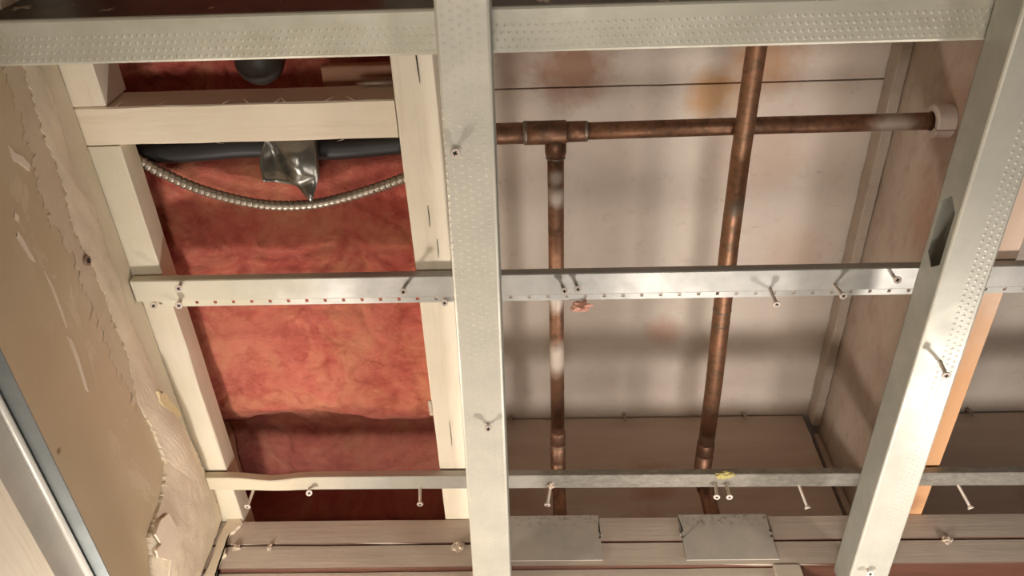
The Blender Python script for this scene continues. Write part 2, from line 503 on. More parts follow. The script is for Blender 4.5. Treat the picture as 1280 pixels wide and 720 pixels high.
def make_copper(name, c1, c2, c3, patches, rough=0.46):
    t = NT(name)
    big = t.noise(20, (1, 1, 1), 5, 0.65)
    med = t.noise(85, (1, 1, 1), 5, 0.7, (1, 2, 3))
    col = t.mix(t.ramp(big, 0.36, 0.66), c1, c2)
    col = t.mix(t.math('MULTIPLY', t.ramp(med, 0.46, 0.66), 0.8), col, c3)
    pat = t.noise(48, (1, 1, 1), 6, 0.75, (8, 3, 5))
    col = t.mix(t.math('MULTIPLY', t.ramp(pat, 0.56, 0.68), 0.5), col, srgb(128, 124, 102))
    col = t.mix(t.math('MULTIPLY', t.ramp(pat, 0.40, 0.30), 0.6), col, srgb(186, 118, 84))
    met = None
    pm = None
    for c, r, k in patches:
        b = t.blob(c, r, 0.35, 60)
        col = t.mix(t.math('MULTIPLY', b, 0.95), col, k)
        pm = b if pm is None else t.math('MAXIMUM', pm, b)
    met = 0.75 if pm is None else t.math('SUBTRACT', 0.75, t.math('MULTIPLY', pm, 0.72))
    t.bump(med, 0.12, 0.0008)
    return t.done(col, t.math('ADD', t.math('MULTIPLY', med, 0.25), rough - 0.1), met)
OVER = srgb(206, 192, 178)
M['copper'] = make_copper('aged_copper', srgb(166, 122, 96), srgb(140, 104, 82), srgb(98, 78, 64),
    [((0.023, 0.425, 2.511), 0.017, OVER), ((0.023, 0.40, 2.511), 0.012, OVER), ((0.023, 0.56, 2.511), 0.03, OVER),
     ((0.023, 0.66, 2.511), 0.035, OVER), ((0.385, 0.352, 2.515), 0.035, OVER)])
M['copper_bright'] = make_copper('warm_copper', srgb(188, 138, 110), srgb(162, 122, 94), srgb(122, 104, 84),
    [((0.222, 0.43, 2.49), 0.016, srgb(120, 104, 88)), ((0.225, 0.80, 2.49), 0.03, srgb(92, 62, 46))])
M['copper_fit'] = make_copper('copper_fitting', srgb(148, 106, 84), srgb(126, 94, 74), srgb(94, 78, 64), [])
M['solder'] = make_copper('solder_ring', srgb(168, 160, 148), srgb(130, 110, 92), srgb(96, 74, 60), [], 0.45)
t = NT('pale_plastic'); t.bump(t.noise(90), 0.1, 0.001); M['collar'] = t.done(srgb(222, 208, 198), 0.45)
t = NT('yellow_foam'); t.bump(t.noise(200), 0.6, 0.002); M['foam'] = t.done(srgb(178, 164, 104), 0.8)
t = NT('pink_lint'); t.bump(t.noise(300), 0.8, 0.003); M['lint'] = t.done(srgb(232, 176, 154), 0.95)
t = NT('plaster_crumb'); t.bump(t.noise(200), 0.8, 0.002); M['crumb'] = t.done(srgb(204, 186, 166), 0.9)
t = NT('concrete_floor'); t.bump(t.noise(60), 0.2, 0.002); M['floor'] = t.done(srgb(150, 138, 124), 0.7)

# ------------------------------------------------------------------ setting
H = 2.40      # underside of the joists
SUB = 2.68    # underside of the subfloor
WY = 0.8326   # front of the far wall's plates and studs

floor = finish('floor', box(-0.45, 1.6, -1.6, 1.0, -0.05, 0.0), M['floor']); tag(floor, kind='structure')

ceiling = bpy.data.objects.new('ceiling', None); C.objects.link(ceiling); ceiling.location = (0.3, 0.0, SUB); ceiling['kind'] = 'structure'
for (x0, x1, y0, y1) in ((-0.46, 1.6, -1.6, -0.2), (-0.46, 1.6, -0.1985, 0.3575), (-0.46, 1.6, 0.3597, 0.965)):
    bm = bmesh.new(); nx, ny = 60, 6
    # the sawn edges of the sheets wander a little
    rows = []
    for j in range(ny + 1):
        row = []
        for i in range(nx + 1):
            x = x0 + (x1 - x0) * i / nx; y = y0 + (y1 - y0) * j / ny
            if j in (0, ny): y += 0.0008 * noise.noise(Vector((x * 22, y * 3, 1.0)))
            z = SUB + 0.0012 * noise.noise(Vector((x * 4, y * 4, 0)))
            row.append((bm.verts.new((x, y, z)), bm.verts.new((x, y, z + 0.018))))
        rows.append(row)
    for j in range(ny):
        for i in range(nx):
            for k in (0, 1):
                bm.faces.new((rows[j][i][k], rows[j][i + 1][k], rows[j + 1][i + 1][k], rows[j + 1][i][k]))
    for j in (0, ny):
        for i in range(nx):
            bm.faces.new((rows[j][i][0], rows[j][i + 1][0], rows[j][i + 1][1], rows[j][i][1]))
    for i in (0, nx):
        for j in range(ny):
            bm.faces.new((rows[j][i][0], rows[j + 1][i][0], rows[j + 1][i][1], rows[j][i][1]))
    finish('subfloor_panel', bm, M['subfloor'], ceiling)

# left wall: a sheet of drywall with torn paper, joint compound and lifted paint
XW = -0.424
wall_left = finish('wall_left', box(XW - 0.0127, XW, -1.6, 0.8318, 0.0, 2.398), M['wall']); wall_left['kind'] = 'structure'
P1 = [(0.10, 2.3985), (0.4272, 2.3985), (0.7263, 2.3985), (0.7761, 2.3985), (0.8318, 2.3985)]
P2 = [(0.10, 2.372), (0.2132, 2.3716), (0.2374, 2.3736), (0.2693, 2.3695), (0.2978, 2.364), (0.3303, 2.364), (0.3534, 2.3756), (0.3777, 2.3718),
      (0.4027, 2.3679), (0.4343, 2.3729), (0.4687, 2.3653), (0.5094, 2.3683), (0.5404, 2.3715), (0.5786, 2.3707), (0.6182, 2.3801),
      (0.6728, 2.3919), (0.7491, 2.399), (0.80, 2.400), (0.826, 2.398), (0.8305, 2.36), (0.8305, 2.32), (0.8305, 2.28), (0.8305, 2.22)]
P3 = [(0.10, 2.352), (0.2047, 2.3501), (0.2398, 2.3457), (0.2673, 2.3422), (0.2885, 2.3439), (0.3094, 2.3435), (0.3499, 2.334), (0.3874, 2.339),
      (0.426, 2.342), (0.4669, 2.3396), (0.5094, 2.3415), (0.5259, 2.3355), (0.5556, 2.3281), (0.6071, 2.3337), (0.6557, 2.3329),
      (0.677, 2.3052), (0.6874, 2.2591), (0.7289, 2.2396), (0.75, 2.21)]
def resample(pl, n):
    ps = [Vector(p) for p in pl]; L = [0]
    for a, b in zip(ps, ps[1:]): L.append(L[-1] + (b - a).length)
    out = []
    for i in range(n):
        s = L[-1] * i / (n - 1); k = 0
        while k < len(L) - 2 and L[k + 1] < s: k += 1
        u = (s - L[k]) / max(1e-9, L[k + 1] - L[k])
        out.append(ps[k].lerp(ps[k + 1], u))
    return out
def wall_band(pa, pb, n, m, thick, name, mat, rag=0.002, seed=0.0, rise=None):
    """a skin of plaster on the wall between two ragged lines, thin at its edges"""
    A = resample(pa, n); B = resample(pb, n)
    bm = bmesh.new(); rows = []
    for i in range(n):
        row = []
        for j in range(m + 1):
            u = j / m
            p = A[i].lerp(B[i], u)
            if j in (0, m):
                q = Vector((p.x * 160, p.y * 160, seed + j))
                p = p + Vector((noise.noise(q) + 0.7 * noise.noise(q * 2.7), 1.6 * noise.noise(q + Vector((0, 0, 5))) + noise.noise(q * 3.1 + Vector((0, 0, 9))))) * rag
            t = thick * (0.55 + 0.45 * math.sin(math.pi * min(1, max(0, u)))) * (1 + 0.35 * noise.noise(Vector((p.x * 45, p.y * 60, seed))))
            if rise: t += rise(p.x, p.y, u)
            row.append(bm.verts.new((XW + t, p.x, min(p.y, 2.4035))))
        rows.append(row)
    for r0, r1 in zip(rows, rows[1:]):
        for j in range(m):
            bm.faces.new((r0[j], r0[j + 1], r1[j + 1], r1[j]))
    # walls down to the drywall all the way round
    edges = [e for e in bm.edges if e.is_boundary]
    r = bmesh.ops.extrude_edge_only(bm, edges=edges)
    for v in [g for g in r['geom'] if isinstance(g, bmesh.types.BMVert)]: v.co.x = XW + 0.0002
    return finish(name, bm, mat, wall_left, smooth=False)
def bulge(y, z, u):
    k = max(0.0, min(1.0, (y - 0.56) / 0.08))
    return k * (0.003 + 0.006 * math.sin(math.pi * u) + 0.0007 * noise.noise(Vector((y * 40, z * 40, 3))))
tag(wall_band(P3, P2, 420, 12, 0.0022, 'joint_compound', M['compound'], 0.0018, 2.0, bulge), 'pale joint compound along the top edge of the wall')
tag(wall_band(P2[:19], P1, 300, 3, 0.0008, 'paper_edge', M['paper'], 0.0008, 6.0), 'greyish torn paper strip')
P4 = [(0.10, 2.33), (0.2438, 2.3235), (0.2755, 2.316), (0.2972, 2.307), (0.3247, 2.3078), (0.3536, 2.3159), (0.3966, 2.3159), (0.4618, 2.3159), (0.5144, 2.3182), (0.545, 2.322), (0.58, 2.328)]
tag(wall_band(P4, P3[:13], 300, 4, 0.0006, 'compound_smear', M['smear'], 0.006, 11.0), 'thin scraped smear of compound')
flakes = [
    [(0.6926, 2.2938), (0.714, 2.2971), (0.7299, 2.3001), (0.7426, 2.3058), (0.7495, 2.2956), (0.7606, 2.2976), (0.7373, 2.2751), (0.7382, 2.2672), (0.7124, 2.2496), (0.7011, 2.2512), (0.7044, 2.2621), (0.6861, 2.2601), (0.6836, 2.2774)],
    [(0.7455, 2.2836), (0.755, 2.2866), (0.7647, 2.2744), (0.7638, 2.2652), (0.7475, 2.2533), (0.7382, 2.2672)],
    [(0.3134, 2.2632), (0.3207, 2.2654), (0.339, 2.2676), (0.3473, 2.2682), (0.3401, 2.2642), (0.3282, 2.2625), (0.3176, 2.2601)],
    [(0.2528, 2.2945), (0.2595, 2.2969), (0.2679, 2.3059), (0.2769, 2.3097), (0.2813, 2.3066), (0.2724, 2.3001), (0.2648, 2.2931)],
    [(0.4255, 2.2684), (0.4316, 2.2716), (0.4537, 2.2708), (0.4891, 2.2648), (0.4843, 2.263), (0.4552, 2.2670), (0.4321, 2.2682)],
    [(0.3000, 2.2700), (0.3060, 2.2720), (0.3090, 2.2690), (0.3040, 2.2660)],
    [(0.3600, 2.2750), (0.3800, 2.2770), (0.4180, 2.2735), (0.4200, 2.2722), (0.3850, 2.2745)],
]
for i, f in enumerate(flakes):
    finish('paint_flake', slab_polygon(f, 'X', XW - 0.0002 + (0.008 if i < 2 else 0.0), 0.0022 if i < 2 else 0.0012, 0.0012, i), M['flake'], wall_left)
gy = [(0.572, 2.3600), (0.580, 2.3690), (0.592, 2.3740), (0.606, 2.3790), (0.622, 2.3850), (0.632, 2.3840), (0.624, 2.3760), (0.610, 2.3680), (0.596, 2.3620), (0.584, 2.3570)]
M['gypsum'] = make_compound('yellowed_gypsum', srgb(226, 206, 158), srgb(232, 214, 172), 0.8)
tag(finish('gypsum_edge', slab_polygon(gy, 'X', XW + 0.002, 0.0048, 0.005, 21), M['gypsum'], wall_left), 'yellowish bare gypsum at the torn edge')
# head of a drywall screw in its dimple
bm = tube([(XW - 0.001, 0.3864, 2.3331), (XW + 0.0035, 0.3864, 2.3331)], [0.0048, 0.0048], 16)
finish('screw_head', bm, M['nail'], wall_left)
bm = tube([(XW + 0.0034, 0.3864, 2.3331), (XW + 0.0040, 0.3864, 2.3331)], [0.0026, 0.0026], 12)
finish('screw_recess', bm, M['recess'], wall_left)
# torn flap at the inside corner
flap = [(-0.412, 2.405), (-0.398, 2.404), (-0.393, 2.396), (-0.397, 2.385), (-0.404, 2.372), (-0.402, 2.355), (-0.398, 2.345), (-0.403, 2.325), (-0.400, 2.31), (-0.409, 2.295), (-0.418, 2.295)]
tag(finish('torn_flap', slab_polygon(flap, 'Y', WY - 0.0045, 0.0055, 0.004, 3), M['compound'], wall_left), 'ragged flap of compound over the corner')

# far wall below the plates: sheathing seen between studs
wall_back = finish('wall_back', box(-0.45, 1.6, 0.99, 1.005, 0.0, 2.3235), M['brown_wood']); wall_back['kind'] = 'structure'

# ------------------------------------------------------------------ joists, battens, blocks
def wood_thing(name, bm, mat, label, cat, group=None):
    o = finish(name, bm, mat); return tag(o, label, cat, group)

wood_thing('ceiling_batten', lumber(-0.4275, -0.393, 0.3012, WY + 0.07, H, 2.430, 'Y', 22, 0.0008, 1), M['grey_cream'],
           'long cream painted batten running along the top of the tan wall', 'batten')
wood_thing('ceiling_batten', lumber(-0.4275, -0.393, -0.30, 0.2615, H, 2.445, 'Y', 12, 0.0008, 2), M['cream_y'],
           'short stub of cream painted batten above the end of the crosspiece', 'batten')
cross = wood_thing('wood_crosspiece', lumber(-0.4275, -0.1275, 0.2628, 0.3003, H, 2.440, 'X', 16, 0.0007, 3), M['cream_x'],
           'cream painted wooden crosspiece bridging the insulated bay', 'block')
centre = wood_thing('ceiling_joist', lumber(-0.1265, -0.0885, -0.6, 0.915, H, SUB - 0.001, 'Y', 26, 0.0007, 4), M['cream_y'],
           'cream painted ceiling joist beside the pink insulation', 'joist')
def splinter(x, y, z, dx, dy, dz, w, par):
    bm = bmesh.new()
    b = [bm.verts.new((x - w, y, z)), bm.verts.new((x + w, y, z)), bm.verts.new((x, y + w * 0.6, z + w))]
    tip = bm.verts.new((x + dx, y + dy, z + dz))
    bm.faces.new(b)
    for i in range(3): bm.faces.new((b[i], b[(i + 1) % 3], tip))
    return finish('splinter', bm, M['cream_x'], par)
for x, dx, dz in ((-0.385, 0.006, 0.007), (-0.346, 0.009, 0.006), (-0.285, 0.007, 0.0025), (-0.262, -0.006, 0.005), (-0.237, 0.007, 0.004), (-0.228, -0.005, 0.006), (-0.19, 0.008, 0.003), (-0.165, -0.008, 0.004)):
    splinter(x, 0.2626, H + 0.0015, dx, -0.003, dz, 0.0011, cross)
for x, y, dx, dz in ((-0.30, 0.3008, 0.006, 0.004), (-0.18, 0.3008, -0.008, 0.003)):
    splinter(x, y, H + 0.001, dx, 0.003, dz, 0.0010, cross)
def crack(pts, par, w=0.0005):
    bm = bmesh.new(); L_, R_ = [], []
    for i, (x, y) in enumerate(pts):
        k = w * (0.25 if i in (0, len(pts) - 1) else 1)
        L_.append([bm.verts.new((x - k, y, H - 0.0009)), bm.verts.new((x - k, y, H + 0.0006))])
        R_.append([bm.verts.new((x + k, y, H - 0.0009)), bm.verts.new((x + k, y, H + 0.0006))])
    for i in range(len(pts) - 1):
        bm.faces.new((L_[i][0], R_[i][0], R_[i + 1][0], L_[i + 1][0]))
        bm.faces.new((L_[i][0], L_[i + 1][0], L_[i + 1][1], L_[i][1])); bm.faces.new((R_[i][0], R_[i][1], R_[i + 1][1], R_[i + 1][0]))
    return finish('grain_crack', bm, M['gap'], par)
crack([(-0.1035, 0.205), (-0.1032, 0.222), (-0.1027, 0.236), (-0.1022, 0.248)], centre)
crack([(-0.107, 0.372), (-0.1066, 0.385), (-0.1068, 0.396)], centre, 0.0003)
crack([(-0.101, 0.41), (-0.1008, 0.425), (-0.1011, 0.432)], centre, 0.0003)
crack([(-0.108, 0.66), (-0.1078, 0.685), (-0.1082, 0.70)], centre, 0.0003)
tag(finish('paint_tuft', slab_polygon([(0.628, 2.4005), (0.640, 2.3995), (0.652, 2.4015), (0.650, 2.408), (0.641, 2.4045), (0.634, 2.4085)], 'X', -0.1305, 0.0038, 0.003, 31), M['crumb'], centre), 'white ragged paint tuft on the edge')
jr = thing('ceiling_joist', (0.466, 0.2, H), 'mottled deep ceiling joist with bare orange underside behind the right stud', 'joist')
finish('joist_body', lumber(0.447, 0.485, -0.6, 0.965, H + 0.003, SUB - 0.001, 'Y', 26, 0.0007, 5), M['joist_right'], jr)
tag(finish('joist_edge', lumber(0.447, 0.4853, -0.6, WY + 0.005, H, H + 0.003, 'Y', 26, 0.0005, 6), M['joist_right_bottom'], jr), 'bare orange underside')
wood_thing('ledger_strip', lumber(0.433, 0.4465, -0.4, 0.916, 2.650, SUB - 0.0015, 'Y', 90, 0.0013, 7), M['plate'],
           'narrow painted wooden strip in the top corner of the mottled joist', 'strip')
# a long split flake hanging off the ledger
wood_thing('rim_board', lumber(-0.088, 0.4245, 0.918, 0.956, H + 0.002, SUB - 0.004, 'X', 20, 0.0007, 8), M['rim'],
           'dark stained rim board closing the end of the copper pipe bay', 'board')
wood_thing('ceiling_joist', lumber(-0.4665, -0.4285, -0.6, 0.915, 2.432, SUB - 0.001, 'Y', 20, 0.0005, 19), M['dark_wood'],
           'brown joist above the long batten, mostly hidden by the insulation', 'joist')
wood_thing('rim_board', lumber(-0.466, -0.128, 0.918, 0.956, H + 0.002, SUB - 0.004, 'X', 12, 0.0007, 18), M['rim'],
           'rim board hidden behind the far end of the pink insulation', 'board')
wood_thing('filler_strip', lumber(0.4365, 0.4462, 0.9300, 0.956, H + 0.002, 2.646, 'Z', 8, 0.0005, 9), M['rim'],
           'narrow upright filler strip beside the black gap at the end of the rim board', 'strip')
wood_thing('rim_board', lumber(0.486, 1.3, 0.918, 0.956, H + 0.002, SUB - 0.004, 'X', 20, 0.0007, 10), M['rim'],
           'dark rim board to the right of the orange edged joist', 'board')

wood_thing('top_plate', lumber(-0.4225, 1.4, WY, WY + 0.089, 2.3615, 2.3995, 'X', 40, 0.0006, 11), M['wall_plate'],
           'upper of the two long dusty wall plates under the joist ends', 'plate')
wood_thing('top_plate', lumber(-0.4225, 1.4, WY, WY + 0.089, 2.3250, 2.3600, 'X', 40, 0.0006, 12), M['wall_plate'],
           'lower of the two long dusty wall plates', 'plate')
wood_thing('wall_stud', lumber(0.2775, 0.3095, WY - 0.001, WY + 0.085, 0.0, 2.3245, 'Z', 12, 0.0006, 13), M['plate'],
           'wooden wall stud under the second steel nail plate', 'stud')
wood_thing('wall_stud', lumber(-0.0865, -0.05, WY, WY + 0.085, 0.0, 2.3245, 'Z', 12, 0.0006, 14), M['plate'],
           'wooden wall stud behind the end of the middle metal stud', 'stud')
wood_thing('wall_blocking', lumber(-0.4220, -0.0870, WY + 0.006, WY + 0.085, 2.20, 2.3245, 'X', 12, 0.0006, 15), M['plate'],
           'wooden blocking under the plates between the tan wall and the middle stud', 'block')
wood_thing('wall_blocking', lumber(-0.0495, 0.2770, WY + 0.004, WY + 0.085, 2.20, 2.3245, 'X', 12, 0.0006, 16), M['plate'],
           'wooden blocking under the two steel nail plates', 'block')

# ------------------------------------------------------------------ insulation (one batt) and what lies in its bay
bm = bmesh.new(); nx, ny = 110, 270
X0, X1, Y0, Y1 = -0.4278, -0.1275, -0.1, 0.915
grid = []
for j in range(ny + 1):
    y = Y0 + (Y1 - Y0) * j / ny; row = []
    for i in range(nx + 1):
        x = X0 + (X1 - X0) * i / nx
        p = Vector((x, y, 0))
        z = 2.456
        f1 = noise.fractal(p * 9, 0.8, 2.1, 4)
        f2 = 1 - abs(noise.noise(Vector((x * 16 + 1.5 * noise.noise(p * 12), y * 24 + 2.0 * noise.noise(p * 8 + Vector((3, 3, 0))), 2))))
        z += 0.0060 * f1 + 0.006 * (max(0, f2 - 0.78) / 0.22) * (0.5 + noise.noise(p * 6 + Vector((1, 7, 0))))
        z += 0.0015 * noise.noise(p * 60)
        # crease across the batt, and its far end tucked up
        z += 0.008 * math.exp(-((y - 0.705 - 0.006 * math.sin(x * 30)) / 0.012) ** 2)
        k = max(0.0, min(1.0, (y - 0.695 - 0.008 * math.sin(x * 26)) / 0.06)); z += 0.05 * k * k * (3 - 2 * k)
        k = max(0.0, min(1.0, (y - 0.865) / 0.03)); z -= 0.055 * k * k * (3 - 2 * k)
        z = max(z, 2.4455 if y < 0.86 else 2.434)
        if y < 0.358:
            k = min(1, (0.358 - y) / 0.035); z += 0.045 * k * k * (3 - 2 * k)
        row.append(bm.verts.new((x, y, z)))
    grid.append(row)
for r0, r1 in zip(grid, grid[1:]):
    for i in range(nx):
        bm.faces.new((r0[i], r0[i + 1], r1[i + 1], r1[i]))
ed = [e for e in bm.edges if e.is_boundary]
r = bmesh.ops.extrude_edge_only(bm, edges=ed)
for v in [g for g in r['geom'] if isinstance(g, bmesh.types.BMVert)]: v.co.z = 2.66
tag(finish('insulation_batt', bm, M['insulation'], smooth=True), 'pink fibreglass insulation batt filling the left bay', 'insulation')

# black hose behind the crosspiece
pts = [(-0.43 + 0.3025 * i / 30, 0.330 + 0.002 * math.sin(i * 0.35), 2.453 + 0.001 * math.sin(i * 0.5)) for i in range(31)]
tag(finish('black_hose', tube(pts, 0.0115, 16), M['black'], smooth=True), 'black hose running behind the cream crosspiece', 'hose')

# armored cable: a spiral-ribbed steel jacket
ctrl = [(-0.43, 0.306, 2.437), (-0.3887, 0.3395, 2.436), (-0.3775, 0.347, 2.4355), (-0.3496, 0.3625, 2.434), (-0.3112, 0.376, 2.432), (-0.2712, 0.3835, 2.430),
        (-0.2295, 0.383, 2.4295), (-0.1955, 0.3765, 2.430), (-0.1616, 0.3670, 2.431), (-0.1296, 0.3565, 2.433), (-0.1268, 0.3555, 2.433)]
def catmull(ps, n):
    ps = [Vector(p) for p in ps]; out = []
    q = [ps[0] * 2 - ps[1]] + ps + [ps[-1] * 2 - ps[-2]]
    for i in range(1, len(q) - 2):
        for k in range(n):
            t = k / n; a, b, c, d = q[i - 1:i + 3]
            out.append(0.5 * ((2 * b) + (c - a) * t + (2 * a - 5 * b + 4 * c - d) * t * t + (3 * b - a - 3 * c + d) * t ** 3))
    out.append(ps[-1]); return out
cp = catmull(ctrl, 60)
L = [0.0]
for a, b in zip(cp, cp[1:]): L.append(L[-1] + (b - a).length)
n = 420; pts = []; rad = []; k = 0
for i in range(n + 1):
    s = L[-1] * i / n
    while k < len(L) - 2 and L[k + 1] < s: k += 1
    pts.append(cp[k].lerp(cp[k + 1], (s - L[k]) / max(1e-9, L[k + 1] - L[k])))
    ph = (s / 0.0062) % 1.0
    rad.append(0.0055 if ph < 0.72 else 0.0055 - 0.0013 * math.sin((ph - 0.72) / 0.28 * math.pi))
tag(finish('armored_cable', tube(pts, rad, 14), M['conduit'], smooth=True), 'ribbed steel armored cable sagging in front of the insulation', 'cable')

# crumpled sheet metal hanging under the crosspiece
V = {'A': (-0.266, 0.309, 2.442), 'B': (-0.2742, 0.3346, 2.427), 'C': (-0.271, 0.350, 2.417), 'D': (-0.2604, 0.3534, 2.422), 'E': (-0.2401, 0.3570, 2.421),
     'F': (-0.2235, 0.3700, 2.408), 'G': (-0.2149, 0.3476, 2.423), 'H': (-0.2150, 0.309, 2.440), 'I': (-0.2351, 0.3270, 2.413), 'J': (-0.2318, 0.3370, 2.414),
     'K': (-0.2575, 0.3440, 2.434), 'N': (-0.2605, 0.327, 2.441)}
bm = bmesh.new(); vv = {k: bm.verts.new(c) for k, c in V.items()}
for f in ('ABN', 'BCDKN', 'ANKIH', 'KDEJI', 'IJGH', 'JEFG'):
    try: bm.faces.new([vv[c] for c in f])
    except ValueError: pass
bmesh.ops.triangulate(bm, faces=bm.faces[:])
bmesh.ops.recalc_face_normals(bm, faces=bm.faces)
bmesh.ops.subdivide_edges(bm, edges=bm.edges[:], cuts=3, use_grid_fill=True, smooth=0.35)
for v in bm.verts:
    v.co += Vector((0, 0.4, 1)) * (0.0016 * noise.noise(v.co * 110) + 0.001 * noise.noise(v.co * 260))
bmesh.ops.solidify(bm, geom=bm.faces[:], thickness=0.0009)
tag(finish('metal_scrap', bm, M['crumpled'], smooth=True), 'crumpled pointed scrap of sheet metal hanging under the crosspiece', 'scrap')

# things in the dark bay beyond the crosspiece
bm = tube([(-0.274, 0.252, 2.495), (-0.274, 0.252, 2.482), (-0.274, 0.252, 2.474), (-0.274, 0.252, 2.470)], [0.024, 0.023, 0.016, 0.006], 20)
tag(finish('dark_cap', bm, M['dome'], smooth=True), 'dark round cap in the shadow above the crosspiece', 'cap')
wood_thing('wood_offcut', lumber(-0.205, -0.1275, 0.250, 0.30, 2.458, 2.470, 'X', 6, 0.0006, 20), M['dark_wood'],
           'brown offcut with coarse grain in the gap above the crosspiece', 'wood')
bm = tube([(-0.168, 0.2592, 2.4345), (-0.158, 0.2592, 2.4348), (-0.1272, 0.2588, 2.4350)], [0.0006, 0.0027, 0.0027], 10)
tag(finish('nail', bm, M['nail'], smooth=True), 'nail lying on the near edge of the crosspiece by the joist', 'nail')

# ------------------------------------------------------------------ metal framing
ZS = 2.275    # underside of the metal studs
def c_stud(L0, L1, R0, R1, h, name_bottom, mats, root, hole=None, web_top_shift=0.0):
    """C-shaped stud lying along Y: dimpled flange below, web on its left, lips on its right.
    L0, L1 = (x, y) near and far of the left edge, R0, R1 of the right edge."""
    th = 0.0009; r = 0.0022; n = 24
    mb, mw = mats
    # bottom flange with rolled edges
    bm = bmesh.new(); rings = []
    for i in range(n + 1):
        t = i / n
        xl = L0[0] + (L1[0] - L0[0]) * t; xr = R0[0] + (R1[0] - R0[0]) * t; y = L0[1] + (L1[1] - L0[1]) * t
        prof = [(xl, ZS + r), (xl + r * 0.3, ZS + r * 0.3), (xl + r, ZS)] + [(xl + (xr - xl) * s, ZS) for s in (0.3, 0.6)] + \
               [(xr - r, ZS), (xr - r * 0.3, ZS + r * 0.3), (xr, ZS + r), (xr, ZS + 0.0075), (xr - th, ZS + 0.0075), (xr - th, ZS + r), (xr - r, ZS + th), (xl + r, ZS + th), (xl + th, ZS + r)]
        rings.append([bm.verts.new((x, y, z)) for x, z in prof])
    m = len(rings[0])
    for r0, r1 in zip(rings, rings[1:]):
        for k in range(m): bm.faces.new((r0[k], r0[(k + 1) % m], r1[(k + 1) % m], r1[k]))
    bm.faces.new(rings[0][::-1]); bm.faces.new(rings[-1])
    finish(name_bottom, bm, mb, root)
    # web, with a knockout hole if there is one
    bm = bmesh.new()
    za, zb = ZS + r, ZS + h
    def xat(y, z):
        t = (y - L0[1]) / (L1[1] - L0[1])
        return L0[0] + (L1[0] - L0[0]) * t + web_top_shift * (z - za) / (zb - za)
    def P(y, z, k): return bm.verts.new((xat(y, z) + th * k, y, z))
    if hole:
        outer = [(L0[1], za), (hole[0], za), (hole[1], za), (L1[1], za), (L1[1], zb), (hole[1], zb), (hole[0], zb), (L0[1], zb)]
        ya, yb = hole; zm = (za + zb) / 2; hh = (zb - za) * 0.34; e = 0.010
        ring = [(ya, zm), (ya + e, zm - hh), (yb - e, zm - hh), (yb, zm), (yb - e, zm + hh), (ya + e, zm + hh)]
        for k in (0, 1):
            O = [P(*q, k) for q in outer]; R = [P(*q, k) for q in ring]
            for f in ((O[0], O[1], R[0], O[6], O[7]), (O[1], R[1], R[0]), (O[1], O[2], R[2], R[1]), (O[2], R[3], R[2]), (O[2], O[3], O[4], O[5], R[3]),
                      (O[5], R[4], R[3]), (O[5], O[6], R[5], R[4]), (O[6], R[0], R[5])):
                bm.faces.new(f)
            if k == 0: O0, R0_ = O, R
        for A, B in ((O0, O), (R0_, R)):
            for i in range(len(A)):
                bm.faces.new((A[i], A[(i + 1) % len(A)], B[(i + 1) % len(A)], B[i]))
    else:
        O0 = [P(*q, 0) for q in ((L0[1], za), (L1[1], za), (L1[1], zb), (L0[1], zb))]
        O = [P(*q, 1) for q in ((L0[1], za), (L1[1], za), (L1[1], zb), (L0[1], zb))]
        bm.faces.new(O0); bm.faces.new(O[::-1])
        for i in range(4): bm.faces.new((O0[i], O0[(i + 1) % 4], O[(i + 1) % 4], O[i]))
    finish('web', bm, mw, root)
    # upper flange with its lip
    w = R0[0] - L0[0]
    bm = bmesh.new(); rings = []
    for t in (0, 1):
        xl = L0[0] + (L1[0] - L0[0]) * t + web_top_shift; xr = R0[0] + (R1[0] - R0[0]) * t; y = L0[1] + (L1[1] - L0[1]) * t
        prof = [(xl, zb), (xr, zb), (xr, zb - 0.0075), (xr - th, zb - 0.0075), (xr - th, zb - th), (xl, zb - th)]
        rings.append([bm.verts.new((x, y, z)) for x, z in prof])
    for k in range(6): bm.faces.new((rings[0][k], rings[0][(k + 1) % 6], rings[1][(k + 1) % 6], rings[1][k]))
    bm.faces.new(rings[0][::-1]); bm.faces.new(rings[1])
    finish('upper_flange', bm, mw, root)

def lerp_line(p, q, y):
    t = (y - p[1]) / (q[1] - p[1]); return (p[0] + (q[0] - p[0]) * t, y)
YN, YF = 0.02, 0.825
mid = thing('metal_stud', (-0.055, 0.4, ZS), 'middle metal stud with dimpled face crossing in front of the cream joist', 'stud')
la, lb = (-0.0690, 0.146), (-0.0808, 0.788); ra, rb = (-0.0300, 0.147), (-0.0380, 0.789)
c_stud(lerp_line(la, lb, YN), lerp_line(la, lb, YF), lerp_line(ra, rb, YN), lerp_line(ra, rb, YF), 0.0375, 'dimpled_flange', (M['stud_mid'], M['stud_web']), mid)
rs = thing('metal_stud', (0.363, 0.4, ZS), 'right-hand metal stud with a knockout hole in its grey web', 'stud')
la, lb = (0.3395, 0.216), (0.3445, 0.794); ra, rb = (0.3812, 0.302), (0.3875, 0.794)
c_stud(lerp_line(la, lb, YN), lerp_line(la, lb, YF), lerp_line(ra, rb, YN), lerp_line(ra, rb, YF), 0.0375, 'dimpled_flange', (M['stud_right'], M['stud_web']), rs, hole=(0.318, 0.388))

